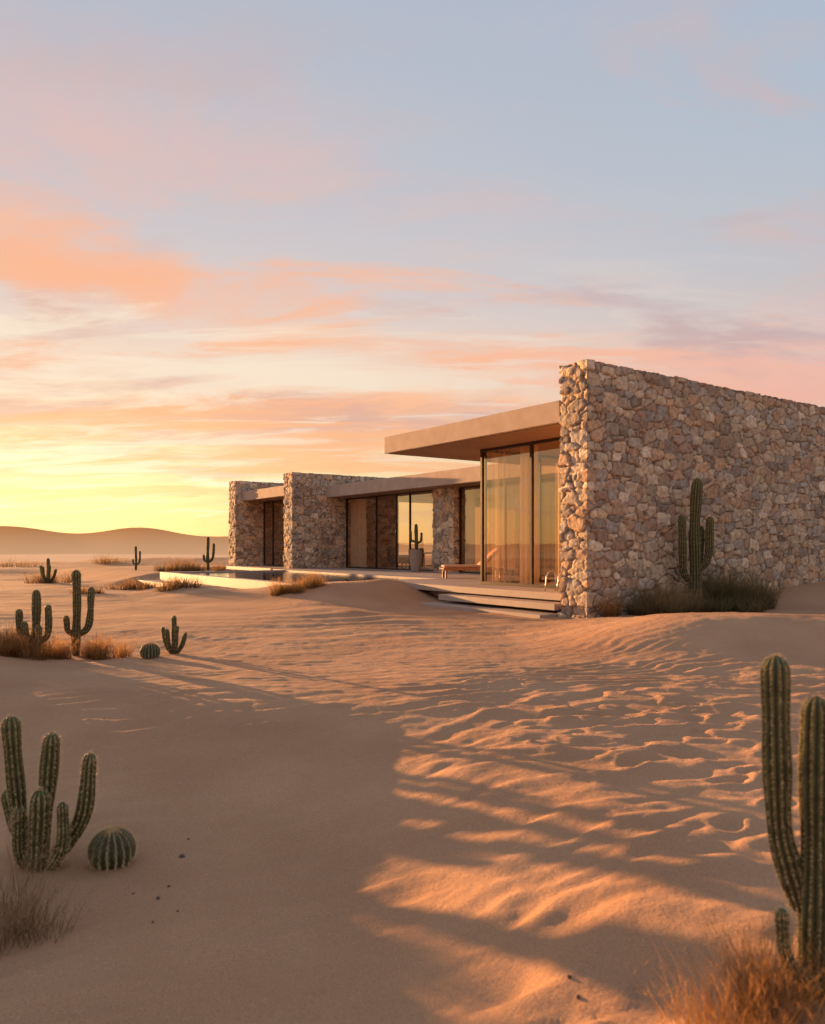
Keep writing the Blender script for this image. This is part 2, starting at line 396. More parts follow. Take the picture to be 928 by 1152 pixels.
def stone_box(name,b0,b1,a0,a1,z0,z1,res,parent,depth=.05):
    VV=[];FF=[];NN=[]; base=0
    def face(o,u,v,lu,lv,rr=1):
        nonlocal base
        nu=max(2,int(round(lu/res/rr))+1); nv=max(2,int(round(lv/res/rr))+1)
        s,t=np.meshgrid(np.linspace(0,lu,nu),np.linspace(0,lv,nv))
        p=np.array(o)[None,:]+s.ravel()[:,None]*np.array(u)+t.ravel()[:,None]*np.array(v)
        VV.append(p)
        i=(np.arange(nv-1)[:,None]*nu+np.arange(nu-1)[None,:]).ravel()+base
        FF.append(np.stack([i,i+1,i+nu+1,i+nu],1)); base+=len(p)
    L,D,Hh=b1-b0,a1-a0,z1-z0
    face((b0,a0,z0),(1,0,0),(0,0,1),L,Hh)
    face((b0,a1,z0),(0,-1,0),(0,0,1),D,Hh)
    face((b0,a0,z1),(1,0,0),(0,1,0),L,D)
    face((b1,a1,z0),(-1,0,0),(0,0,1),L,Hh,1.0)
    face((b1,a0,z0),(0,1,0),(0,0,1),D,Hh)
    P=np.concatenate(VV); Nn=np.zeros_like(P); e=1e-4
    Nn[:,0]+=(np.abs(P[:,0]-b1)<e).astype(float)-(np.abs(P[:,0]-b0)<e)
    Nn[:,1]+=(np.abs(P[:,1]-a1)<e).astype(float)-(np.abs(P[:,1]-a0)<e)
    Nn[:,2]+=(np.abs(P[:,2]-z1)<e)
    F1,F2,idv,hs=stones(P)
    ed=F2-F1
    ed=ed+.05*fbm((P[:,0]+P[:,1])*14,P[:,2]*14,13,2)
    bul=ss(ed,.0,.11)
    pr=(idv*7.31)%1; pr2=(idv*13.7)%1; pr3=(idv*29.3)%1
    tilt=hs[:,2]*(pr2-.5)*.05+(hs[:,0]-.3)*(pr3-.5)*.045
    q1=(P[:,0]+P[:,1])
    rough=.034*fbm(q1*7,P[:,2]*8,3,4)
    disp=-depth*.75+bul*depth+(pr-.5)*.034*ss(ed,.02,.08)+tilt*bul+rough*bul
    Nn[:,2]*=.45
    P=P+Nn*disp[:,None]
    ci=np.minimum((idv*len(PAL)).astype(int),len(PAL)-1)
    c=PAL[ci]*(.82+.34*pr3)[:,None]
    k=ss(ed,.0,.07)[:,None]
    c=c*k+np.array([.16,.112,.08])*(1-k)
    return mesh_obj(name,P,np.concatenate(FF),M_stone,parent,smooth=False,col=c)

# ------------------------------------------------------------ house
house=empty('modern_house',(CX,CY,0),TH)
tag(house,'low modern desert villa with rubble stone walls and flat concrete roofs','house')
FL=.475
w=stone_box('stone_wall',0,13.0,0,.752,-.4,5.36,.026,house,.040)
w['label']='tall long rubble stone wall standing in the sand'
w=stone_box('stone_wall',3.98,9.8,21.7,22.6,-.3,4.97,.04,house,.045)
w=stone_box('stone_wall',3.83,9.2,28.2,29.1,-.6,5.02,.045,house,.045)
w=stone_box('stone_pier',6.6,7.6,12.9,14.3,.3,3.83,.04,house,.045)
# canopy
m=MB(); m.box(0.02,5.72,.80,7.68,4.175,4.65); m.obj('canopy',M_conc,house,bevel=.015)
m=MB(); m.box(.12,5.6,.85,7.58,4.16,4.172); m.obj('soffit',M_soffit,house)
m=MB(); m.box(5.76,12.6,.80,21.68,3.85,4.40); m.obj('roof',M_conc,house,bevel=.015)
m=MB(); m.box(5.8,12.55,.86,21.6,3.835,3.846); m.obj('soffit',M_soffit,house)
m=MB(); m.box(4.18,9.5,22.62,28.18,3.95,4.45); m.obj('roof',M_conc,house,bevel=.015)
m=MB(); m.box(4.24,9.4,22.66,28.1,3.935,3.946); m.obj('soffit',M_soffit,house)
# interior/back walls
m=MB(); m.box(12.2,12.5,.8,21.66,.3,3.83); m.box(6.95,12.2,9.6,9.75,.48,3.83); m.obj('interior_wall',M_int,house)
m=MB(); m.box(9.0,9.3,22.62,28.15,.3,3.93); m.obj('interior_wall',M_int,house)
m=MB(); m.box(5.73,5.99,.8,2.9,.478,3.83); m.box(5.45,5.70,.8,2.9,3.8,4.15); m.obj('interior_wall',M_int,house)
def slab(name,b0,b1,a0,a1,z0,z1,mat=M_pave,bv=.012):
    m=MB(); m.box(b0,b1,a0,a1,z0,z1); return m.obj(name,mat,house,bevel=bv)
slab('terrace',.30,12.6,.80,8.3,.31,FL)
slab('terrace',3.0,12.6,8.31,21.69,.31,FL)
slab('terrace',3.3,9.5,22.61,28.19,.31,FL)
slab('plinth',.75,12.5,.9,8.2,-.6,.30,M_conc)
slab('plinth',3.2,12.5,8.35,21.6,-.6,.30,M_conc)
slab('plinth',3.5,9.4,22.61,28.15,-.6,.30,M_conc)
slab('step',-.12,.9,.80,4.95,.13,.275)
slab('step',-.55,.5,.80,5.15,-.09,.06)
# ------- windows
def window(axis_,c,s0,s1,z0,z1,mull,fw=.055):
    m=MB(); d=.05
    def bx(p0,p1,q0,q1,dd=d):
        if axis_=='a': m.box(c-dd,c+dd,p0,p1,q0,q1)
        else: m.box(p0,p1,c-dd,c+dd,q0,q1)
    bx(s0,s1,z1-fw,z1); bx(s0,s1,z0,z0+fw)
    for t in [s0+fw/2]+list(mull)+[s1-fw/2]:
        bx(t-fw/2,t+fw/2,z0+fw,z1-fw,.042)
    o=m.obj('window',M_frame,house)
    if axis_=='a': v=[(c,s0+.02,z0+.03),(c,s1-.02,z0+.03),(c,s1-.02,z1-.03),(c,s0+.02,z1-.03)]
    else: v=[(s0+.02,c,z0+.03),(s1-.02,c,z0+.03),(s1-.02,c,z1-.03),(s0+.02,c,z1-.03)]
    mesh_obj('pane',v,[(0,1,2,3)],M_glass,o)
    return o
window('a',1.64,.80,5.32,FL+.003,4.157,[3.34],.07)
window('b',5.27,1.70,5.9,FL+.003,4.157,[3.8])
window('a',6.89,14.32,21.67,FL+.003,3.832,[16.25,17.3,18.95])
window('a',6.89,5.0,12.88,FL+.003,3.832,[7.6,10.2])
window('a',5.46,22.65,28.15,FL+.003,3.93,[24.2,25.6,27.0])
window('b',21.66,9.86,12.18,FL+.003,3.832,[])
# ------- curtains
def curtain(axis_,c,s0,s1,z0,z1,mat,fold=.16,amp=.045,seed=0):
    n=int((s1-s0)/fold*12)+2; V=[];F=[]
    r=random.Random(seed); ph=r.random()*6
    for k,z in enumerate(np.linspace(z0,z1,7)):
        for i in range(n):
            s=s0+(s1-s0)*i/(n-1)
            q=amp*(.7+.3*(1-k/6))*math.sin(2*math.pi*s/fold+ph+.9*math.sin(s*3.1))*(1+.3*math.sin(s*5.3+seed))+.008*math.sin(s*37+k)
            V.append((c+q,s,z) if axis_=='a' else (s,c+q,z))
    for k in range(6):
        for i in range(n-1): F.append((k*n+i,k*n+i+1,(k+1)*n+i+1,(k+1)*n+i))
    return mesh_obj('curtain',V,F,mat,house,smooth=True)
curtain('a',1.86,3.38,3.98,FL+.02,4.14,M_curt,.21,.09,1)
curtain('a',1.84,3.98,5.15,FL+.02,4.14,M_sheer,.22,.07,2)
curtain('b',5.02,4.2,5.4,FL+.02,4.14,M_sheer,.19,.05,3)
curtain('a',7.06,20.2,21.6,FL+.02,3.82,M_curt,.36,.09,4)
curtain('a',7.06,12.2,12.8,FL+.02,3.82,M_curt,.30,.09,7)
curtain('a',5.64,23.9,25.4,FL+.02,3.9,M_curt,.36,.09,5)

# ------- pool
pool=empty('swimming_pool',(CX,CY,0),TH); tag(pool,'dark infinity pool with pale stone rim in the terrace','swimming pool')
m=MB(); pb0,pb1,pa0,pa1=-2.6,2.98,8.32,20.2
m.box(pb0,pb0+.35,pa0,pa1,-.7,FL+.004); m.box(pb0+.35,pb1,pa1-.35,pa1,-.7,FL+.002); m.box(pb0+.35,pb1,pa0,pa0+.5,-.7,FL+.002); m.box(pb1-.25,pb1,pa0+.5,pa1-.35,-.7,FL+.002)
m.obj('rim',M_pave,pool,bevel=.012)
m=MB(); m.box(pb0-.7,pb0-.003,12.5,20.8,-.7,.16); m.box(pb0-.003,3.0,20.21,20.8,-.7,.16); m.obj('ledge',M_pave,pool,bevel=.012)
mesh_obj('water',[(pb0+.3,pa0+.4,.43),(pb1-.2,pa0+.4,.43),(pb1-.2,pa1-.3,.43),(pb0+.3,pa1-.3,.43)],[(0,1,2,3)],M_water,pool)

# ------- lounger
def lounger(b,a,rz):
    o=empty('sun_lounger',W(b,a,FL+.003),TH+rz); tag(o,'wooden sun lounger with raised back and linen cushion','sun lounger')
    m=MB(); m.box(-1.0,.95,-.36,-.30,.26,.34); m.box(-1.0,.95,.30,.36,.26,.34)
    for k in range(9): m.box(-.98+k*.15,-.90+k*.15,-.30,.30,.29,.32)
    m.box(.89,.95,-.30,.30,.26,.34)
    m.obj('frame',M_wood,o,bevel=.006)
    for sx in (-.92,.85):
        for sy in (-.34,.28):
            m=MB(); m.box(sx,sx+.06,sy,sy+.06,0,.262); m.obj('leg',M_wood,o)
    m=MB(); m.box(0,.8,-.33,.33,0,.035); q=m.obj('backrest',M_wood,o); q.location=(.28,0,.33); q.rotation_euler=(0,-math.radians(42),0)
    m=MB(); m.box(-.96,.27,-.30,.30,.345,.43); q=m.obj('cushion',M_fabric,o,bevel=.03)
    m=MB(); m.box(.03,.82,-.30,.30,.04,.12); q=m.obj('cushion',M_fabric,o,bevel=.03); q.location=(.28,0,.33); q.rotation_euler=(0,-math.radians(42),0)
    return o
lounger(3.9,8.5,math.radians(-28))
def armchair(b,a,rz):
    o=empty('armchair',W(b,a,FL+.004),TH+rz); tag(o,'dark leather armchair with low legs inside the glazed room','armchair','armchairs inside the villa')
    m=MB(); m.box(-.38,.38,-.38,.30,.22,.44); m.obj('seat',M_dark,o,bevel=.05)
    m=MB(); m.box(-.40,.40,.28,.42,.25,.95); m.obj('backrest',M_dark,o,bevel=.06)
    for s in (-.44,.34):
        m=MB(); m.box(s,s+.1,-.38,.30,.24,.62); m.obj('armrest',M_dark,o,bevel=.03)
    for sx in (-.36,.3):
        for sy in (-.34,.3):
            m=MB(); m.box(sx,sx+.05,sy,sy+.05,0,.23); m.obj('leg',M_wood,o)
armchair(8.6,18.6,math.radians(-70)); armchair(8.5,19.6,math.radians(40))
o=empty('side_table',W(8.4,17.4,FL+.004),TH); tag(o,'round wooden side table inside the glazed room','table')
m=MB(); m.tube([(0,0,.70),(0,0,.76)],.45,28); m.obj('table_top',M_wood,o)
m=MB(); m.tube([(0,0,0),(0,0,.03),(0,0,.06),(0,0,.70)],[.26,.26,.05,.04],20); m.obj('leg',M_wood,o)
hr=empty('pool_handrail',W(.95,1.45,FL+.003),TH); tag(hr,'curved polished metal handrail beside the terrace step','handrail')
for k in (0,.38):
    m=MB(); pts=[(0,k,0),(0,k,.30)]+[(-.15+.15*math.cos(t),k,.30+.15*math.sin(t)) for t in np.linspace(.2,math.pi,9)]+[(-.32,k,.15),(-.34,k,0)]
    m.tube(pts,.014,8); m.obj('rail',M_metal,hr,smooth=True)

# ------------------------------------------------------------ cacti
def catmull(pts,n):
    P=[Vector(p) for p in pts]; P=[P[0]*2-P[1]]+P+[P[-1]*2-P[-2]]; out=[]
    for i in range(1,len(P)-2):
        for k in range(n):
            t=k/n; a,b,c,d=P[i-1],P[i],P[i+1],P[i+2]
            out.append(.5*((2*b)+(c-a)*t+(2*a-5*b+4*c-d)*t*t+(3*b-3*c+d-a)*t**3))
    out.append(P[-2]); return out
def stem(V,F,C,S,pts,r,ribs,seg,spines,base=(.050,.060,.030),tip=(.095,.105,.045),nsp=6):
    path=catmull(pts,8)
    L=[0]
    for i in range(1,len(path)): L.append(L[-1]+(path[i]-path[i-1]).length)
    tot=L[-1]
    n=max(12,int(tot/(r*.35))); n=min(n,60)
    ts=list(np.linspace(0,tot-r*1.0,n))+[tot-r*math.cos(x) for x in np.linspace(.3,math.pi/2-.02,6)]
    ts=sorted(set([min(t,tot) for t in ts]))
    def at(t):
        for i in range(1,len(L)):
            if t<=L[i] or i==len(L)-1:
                f=(t-L[i-1])/max(1e-6,L[i]-L[i-1]); return path[i-1].lerp(path[i],f)
    ns=ribs*seg; i0=len(V); U=None
    rings=[]; w1,w2,w3=random.uniform(0,6),random.uniform(0,6),random.uniform(0,6)
    for j,t in enumerate(ts):
        p=at(t); q=(at(min(t+.02,tot))-at(max(t-.02,0))).normalized()
        if U is None:
            U=Vector((1,0,0)) if abs(q.x)<.8 else Vector((0,1,0))
        U=(U-q*U.dot(q)).normalized(); Wv=q.cross(U)
        p=p+(U*math.sin(t/r*.30+w3)+Wv*math.cos(t/r*.23+w1))*r*.10
        rr=r
        dd=tot-t
        if dd<r*1.4: rr=r*math.sqrt(max(0.0004,1-((r*1.4-dd)/(r*1.4))**2))
        rr*= (1+.06*math.sin(t/r*.8+w1)+.05*math.sin(t/r*.37+w2))
        if t<tot*.2: rr*=.72+.28*(t/(tot*.2))
        for k in range(ns):
            an=2*math.pi*k/ns
            prof=1-.26*(1-abs(math.cos(an*ribs/2)))
            d=(U*math.cos(an)+Wv*math.sin(an)); V.append(p+d*rr*prof)
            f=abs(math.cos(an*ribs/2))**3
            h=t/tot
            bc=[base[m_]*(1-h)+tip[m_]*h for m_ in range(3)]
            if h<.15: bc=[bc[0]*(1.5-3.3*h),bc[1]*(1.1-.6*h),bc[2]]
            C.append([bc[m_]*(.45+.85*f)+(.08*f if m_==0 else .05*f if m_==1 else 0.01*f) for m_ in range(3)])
        rings.append((p,U.copy(),Wv.copy(),q,rr))
    m=len(ts)
    for j in range(m-1):
        for k in range(ns):
            k2=(k+1)%ns; F.append((i0+j*ns+k,i0+j*ns+k2,i0+(j+1)*ns+k2,i0+(j+1)*ns+k))
    F.append(tuple(i0+(m-1)*ns+k for k in range(ns)))
    if spines:
        sp,ln,wd=spines
        nn=int(tot/sp)
        for a_ in range(nn):
            idx=min(m-1,int((a_+.5)/nn*m)); p,U_,W_,q,rr=rings[idx]
            for k in range(ribs):
                an=2*math.pi*k/ribs; d=U_*math.cos(an)+W_*math.sin(an); b=p+d*rr*.99+q*random.uniform(-.3,.3)*sp
                for s in range(nsp):
                    dr=(d+Vector((random.uniform(-.9,.9),random.uniform(-.9,.9),random.uniform(-.9,.9)))).normalized()
                    side=dr.cross(q).normalized()*wd if dr.cross(q).length>.01 else U_*wd
                    i=len(S[0]); S[0].extend([b-side,b+side,b+dr*ln*random.uniform(.5,1.15)]); S[1].append((i,i+1,i+2))
def cactus(name,label,x,y,stems,ribs=11,seg=4,spines=None,z=None,group=None,rz=0,cat='cactus',sc=1,nsp=6):
    V=[];F=[];C=[];S=([],[])
    for pts,r in stems: stem(V,F,C,S,[Vector(p)*sc for p in pts],r*sc,ribs,seg,spines,nsp=nsp)
    zz=gz(x,y) if z is None else z
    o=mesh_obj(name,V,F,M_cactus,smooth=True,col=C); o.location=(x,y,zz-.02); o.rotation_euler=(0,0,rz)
    tag(o,label,cat,group)
    if S[0]: mesh_obj('spines',S[0],S[1],M_spine,o)
    return o
def barrel(label,x,y,R,ribs=18,z=None,spl=.02):
    V=[];F=[];C=[];S=([],[]); ns=ribs*4; nr_=22
    for j in range(nr_+1):
        ph=-.9+ (math.pi/2+.9)*j/nr_
        rr=R*math.cos(ph)**.8 if math.cos(ph)>0.001 else 0.0; zz=R*.88*math.sin(ph)
        if ph>1.25: zz-= R*.06*((ph-1.25)/.32)**2
        for k in range(ns):
            an=2*math.pi*k/ns; f=abs(math.cos(an*ribs/2)); r=max(rr*(1-.17*(1-f)),.001)
            V.append((r*math.cos(an),r*math.sin(an),zz+R*.62)); C.append((.035+.11*f**4,.048+.10*f**4,.027+.04*f**4))
        if 2<j<nr_:
            for k in range(ribs):
                an=2*math.pi*k/ribs; d=Vector((math.cos(an)*math.cos(ph),math.sin(an)*math.cos(ph),math.sin(ph))); b=Vector((rr*math.cos(an),rr*math.sin(an),zz+R*.62))
                for s in range(8):
                    dr=(d+Vector((random.uniform(-.9,.9),random.uniform(-.9,.9),random.uniform(-.9,.9)))).normalized(); sd=Vector((-math.sin(an),math.cos(an),0))*.001*(R/.13)
                    i=len(S[0]); S[0].extend([b-sd,b+sd,b+dr*spl*random.uniform(.6,1.1)]); S[1].append((i,i+1,i+2))
    for j in range(nr_):
        for k in range(ns):
            k2=(k+1)%ns; F.append((j*ns+k,j*ns+k2,(j+1)*ns+k2,(j+1)*ns+k))
    F.append(tuple(nr_*ns+k for k in range(ns)))
    o=mesh_obj('barrel_cactus',V,F,M_cactus,smooth=True,col=C); o.location=(x,y,gz(x,y)-.01); tag(o,label,'cactus')
    mesh_obj('spines',S[0],S[1],M_spine,o)
FPX=869.
def at(u,v,d): return ((u-464)/FPX*d, d)
d=2.6; x,y=at(916,0,d)
cactus('columnar_cactus','tall ribbed green cactus with spiny arms beside dry grass',x,y,[
  ([(0,0,-.05),(.0,0,.3),(.0,.0,.65),(.015,0,1.0)],.050),
  ([(-.03,.02,.28),(-.075,.02,.42),(-.11,.02,.56),(-.125,.01,.80),(-.128,0,1.14)],.044),
  ([(-.01,-.03,.05),(-.08,-.05,.09),(-.125,-.05,.17),(-.132,-.05,.31)],.022),
  ([(.02,-.02,.02),(.09,-.02,.1),(.13,-.02,.3),(.135,0,.62)],.038),
  ],ribs=11,seg=5,spines=(.018,.019,.0008),nsp=8)
d=4.6; x,y=at(48,0,d)
cactus('branching_cactus','cluster of upright spiny cactus stems with curved arms',x,y,[
  ([(-.02,0,-.05),(-.12,0,.15),(-.165,0,.5),(-.185,0,.90)],.050),
  ([(0,0,-.05),(-.01,.0,.2),(.02,0,.45),(.06,0,.80)],.050),
  ([(.02,.02,0),(.12,.0,.12),(.24,0,.32),(.29,0,.68)],.046),
  ([(0,-.08,-.05),(.02,-.1,.15),(.04,-.12,.50)],.052),
  ([(-.05,.1,0),(-.2,.12,.15),(-.28,.12,.42)],.045),
  ([(.02,-.05,-.02),(.12,-.08,.08),(.17,-.10,.20),(.16,-.10,.42)],.036),
  ([(-.04,-.05,-.02),(-.10,-.08,.12),(-.09,-.10,.38)],.036),
  ],ribs=10,seg=5,spines=(.024,.030,.0011),nsp=7)
x,y=at(126,0,4.62); barrel('round ribbed barrel cactus covered in spines on shaded sand',x,y,.135,spl=.032)
G1='cacti standing on the dunes'
sag=[([(0,0,-.1),(0,0,.4),(.01,0,.92)],.055),([(0,0,.25),(-.16,0,.30),(-.21,0,.42),(-.22,0,.66)],.045),([(0,0,.2),(.13,0,.27),(.17,0,.40),(.165,0,.72)],.045),([(.0,-.05,.1),(-.09,-.08,.22),(-.11,-.08,.5)],.045),([(.02,-.06,.05),(.07,-.08,.2),(.08,-.08,.45)],.045)]
x,y=at(40,0,10.4); cactus('saguaro_cactus','bushy many-armed cactus in dry golden grass',x,y,sag,ribs=10,seg=3,spines=(.045,.040,.002),group=G1)
sag2=[([(0,0,-.1),(0,0,.5),(0,0,1.22)],.058),([(0,0,.30),(-.12,0,.36),(-.14,0,.48),(-.15,0,.58)],.042),([(0,0,.30),(.13,0,.38),(.19,0,.55),(.21,0,.98)],.048)]
x,y=at(86,0,10.8); cactus('saguaro_cactus','slim tall cactus with two raised arms in dry golden grass',x,y,sag2,ribs=10,seg=3,spines=(.045,.040,.002),group=G1)
clump=[([(0,0,-.05),(0,0,.25),(0,0,.56)],.035),([(0,0,0),(-.1,0,.12),(-.16,0,.40)],.032),([(0,0,0),(.11,0,.12),(.17,0,.32)],.032),([(.02,-.05,0),(.05,-.07,.2),(.07,-.08,.42)],.032),([(-.02,-.05,0),(-.06,-.08,.2),(-.07,-.09,.38)],.03)]
x,y=at(196,0,11.0); cactus('columnar_cactus','small clump of upright green cactus stems on bare sand',x,y,clump,ribs=9,seg=3,spines=(.05,.028,.0016),group=G1)
x,y=at(169,0,10.7); barrel('small round barrel cactus on bare sand',x,y,.135,spl=.03)
for (u,d,hh,st) in [(54,33,1.1,clump),(153,36,1.15,sag2),(234,36,1.6,sag2)]:
    x,y=at(u,0,d); s=hh/(1.22 if st is sag2 else .56)
    cactus('saguaro_cactus','dark cactus silhouette on a distant sand dune',x,y,st,ribs=9,seg=2,group=G1,sc=s)
# unseen cacti added left of view to cast shadow streaks on the sand
for (x,y,s) in [(-6.3,10.1,1.5),(-7.2,11.9,1.6),(-7.6,9.6,1.3)]:
    cactus('saguaro_cactus','unseen branching cactus added to cast long shadows',x,y,sag2,ribs=9,seg=2,group=G1,sc=s)
x,y=at(782,0,17.1)
cactus('saguaro_cactus','tall old cactus with raised arms against the stone wall',x,y,[
  ([(0,0,-.2),(0.02,0,.9),(-.02,0,1.9),(.06,0,3.0)],.125),
  ([(-.02,0,.72),(-.22,-.05,.82),(-.30,-.06,1.15),(-.32,-.06,2.2)],.085),
  ([(.02,0,1.0),(.18,-.04,1.08),(.27,-.05,1.35),(.31,-.05,2.15)],.09),
  ([(.03,0,.75),(.11,.1,.9),(.15,.12,1.3),(.16,.12,1.95)],.08)],ribs=12,seg=4,spines=(.09,.045,.003))
pot=empty('potted_cactus',W(6.0,14.6,FL+.003),TH); tag(pot,'tall clay pot holding a slim cactus beside the stone pier','potted plant')
m=MB(); m.tube([(0,0,z) for z in (0,.02,.3,.6,.85,.9,.9,.82)],[.17,.18,.22,.25,.23,.25,.21,.20],20); m.obj('pot',M_pot,pot,smooth=True)
V=[];F=[];C=[];S=([],[])
for pts,r in [([(0,0,.8),(0,0,1.3),(0,.02,1.95)],.075),([(0,0,1.15),(.15,-.1,1.25),(.18,-.12,1.6)],.05),([(0,0,1.2),(-.12,.12,1.3),(-.14,.15,1.7)],.05)]:
    stem(V,F,C,S,pts,r,9,3,None)
mesh_obj('cactus',V,F,M_cactus,pot,smooth=True,col=C)

# ------------------------------------------------------------ grass & shrubs
def gz_off(x,y,x0,y0): return float(G0(np.array([x]),np.array([y]))[0]-G0(np.array([x0]),np.array([y0]))[0])
def tuft(name,label,x,y,R,H,n,c1,c2,wd=.004,spread=1.0,twig=False,group=None,cat='grass',z=None,clumps=1):
    V=[];F=[];C=[]
    cen=[(0,0,1.)]+[(random.gauss(0,.35)*R,random.gauss(0,.30)*R,random.uniform(.55,1.05)) for _ in range(clumps-1)]
    offs=[gz_off(x+c[0],y+c[1],x,y) for c in cen]
    for k in range(n):
        kk=random.randrange(len(cen)); ccx,ccy,cs=cen[kk]; b0=offs[kk]
        Rr=R if clumps==1 else R*.55
        rr=Rr*.5*math.sqrt(random.random()); an=random.random()*6.283
        bx,by=ccx+rr*math.cos(an),ccy+rr*math.sin(an)
        lean=(rr/Rr)*spread+random.uniform(-.1,.35)*spread; a2=an+random.uniform(-.9,.9)
        h=H*cs*random.uniform(.4,1.08)*(1-.3*rr/Rr)
        dx,dy=math.cos(a2)*lean*h,math.sin(a2)*lean*h
        px_,py_=-math.sin(a2+random.uniform(-1,1)),math.cos(a2)
        t=random.random(); c=[c1[i]*(1-t)+c2[i]*t for i in range(3)]
        i=len(V); segs=4
        jx,jy=random.uniform(-.06,.06)*h,random.uniform(-.06,.06)*h
        for s in range(segs+1):
            f=s/segs; w=wd*(1-f*.85)
            cx=bx+dx*f**1.5+jx*math.sin(f*6); cy=by+dy*f**1.5+jy*math.sin(f*5); cz=b0+h*(f-.18*lean*f*f)
            V.append((cx-px_*w,cy-py_*w,cz)); V.append((cx+px_*w,cy+py_*w,cz))
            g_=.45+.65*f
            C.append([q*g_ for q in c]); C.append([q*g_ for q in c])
        for s in range(segs): F.append((i+2*s,i+2*s+1,i+2*s+3,i+2*s+2))
        if twig:
            for q in range(4):
                f=random.uniform(.3,1); ox=bx+dx*f**1.5; oy=by+dy*f**1.5; oz=b0+h*(f-.18*lean*f*f)
                e=[random.gauss(0,1) for _ in range(3)]; l=H*.13*random.uniform(.5,1.2); nn=math.sqrt(sum(t_*t_ for t_ in e))+.01
                e=[ox+e[0]/nn*l,oy+e[1]/nn*l,oz+abs(e[2])/nn*l]
                j=len(V); V+=[(ox-wd*.6,oy,oz),(ox+wd*.6,oy,oz),(e[0],e[1],e[2])]; C+=[c,c,[t_*1.15 for t_ in c]]; F.append((j,j+1,j+2))
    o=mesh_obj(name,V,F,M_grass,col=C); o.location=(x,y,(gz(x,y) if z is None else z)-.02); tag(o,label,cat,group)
    return o
gold1,gold2=(.52,.28,.10),(.34,.17,.06)
gg1,gg2=(.24,.18,.09),(.34,.23,.11)
GT='dry golden grass tufts on the sand'
x,y=at(845,0,2.5); tuft('dry_grass','dense clump of fine orange dry grass in the sand',x,y,.40,.34,900,gold1,(.38,.18,.06),.0015,.95,True,GT,clumps=8)
x,y=at(772,0,2.45); tuft('dry_grass','sparse clump of fine orange dry grass in the sand',x,y,.16,.24,150,gold1,gold2,.0013,1.1,True,GT,clumps=3)
x,y=at(6,0,3.85); tuft('dry_shrub','brittle greyish dry twiggy shrub on shaded sand',x,y,.60,.58,420,(.46,.30,.16),(.26,.17,.10),.0021,1.25,True,None,'shrub',clumps=6)
x,y=at(36,0,3.8); tuft('dry_shrub','brittle greyish dry twiggy shrub on shaded sand',x,y,.34,.32,220,(.46,.30,.16),(.27,.18,.10),.0021,1.4,True,None,'shrub',clumps=4)
for (u,d,R,H,n) in [(20,10.2,.80,.46,1500),(-25,10.0,.6,.42,700),(62,10.6,.4,.30,500),(108,10.6,.45,.42,1000)]:
    x,y=at(u,0,d); tuft('dry_grass','golden dry desert grass tuft around the cacti',x,y,R,H,n,gold1,gold2,.0036,.9,True,GT,clumps=6)
for (u,d,R,H,n) in [(150,26,1.0,.5,500),(165,25.5,.8,.35,350),(207,23.5,1.0,.45,500),(196,35,1.2,.75,500),(215,34.5,1.0,.65,450),(246,35,.8,.5,350),(50,34,1.4,.7,500),(120,60,2.5,1.0,400),(20,55,2.5,1.0,400),(92,24,.8,.35,300)]:
    x,y=at(u,0,d); tuft('dry_grass','low golden grass tuft on a sand dune',x,y,R,H,n,(.42,.24,.09),(.26,.15,.06),.010,.9,False,GT,clumps=6)
for (u,d,R,H,n) in [(315,20.6,.65,.55,700),(350,20.8,.55,.55,600),(333,20.4,.6,.45,500)]:
    x,y=at(u,0,d); tuft('dry_grass','golden grass tuft beside the pool edge',x,y,R,H,n,gold1,(.38,.24,.09),.005,.9,False,GT,clumps=5)
for (x,y) in [(-6.6,9.0),(-6.9,8.0),(-6.5,9.8)]:  # unseen tufts on the added dune, put in to dapple its shadow edge
    tuft('dry_grass','unseen grass tuft added to break up the dune shadow edge',x,y,.7,.45,260,gold1,gold2,.006,.9,False,GT,clumps=5)
x,y=at(687,0,15.9); tuft('agave_plant','small spiky orange-brown rosette plant at the wall corner',x,y,.28,.58,140,(.50,.24,.09),(.34,.21,.08),.015,1.0,False,None,'plant')
for (u,d,R,H,n) in [(740,16.6,1.0,.92,1700),(718,16.3,.5,.48,550)]:
    x,y=at(u,0,d); tuft('desert_shrub','fine grey-green desert shrub at the foot of the stone wall',x,y,R,H,n,gg1,gg2,.0045,1.0,True,'shrubs along the stone wall','shrub',clumps=7)
for (u,d,R,H,n) in [(815,17.6,1.1,1.2,1700),(848,18.0,.7,.7,800),(790,17.0,.5,.45,500),(828,17.0,.6,.48,600)]:
    x,y=at(u,0,d); tuft('desert_shrub','dark green desert shrub at the foot of the stone wall',x,y,R,H,n,(.15,.135,.06),(.30,.21,.095),.0055,1.0,True,'shrubs along the stone wall','shrub',clumps=7)
pv=[(205,4.7,.018),(190,4.3,.010),(212,4.9,.008),(178,4.15,.010),(200,4.0,.008),(640,2.95,.011),(650,2.85,.009),(172,3.9,.007),(712,2.65,.009),(150,4.2,.007)]
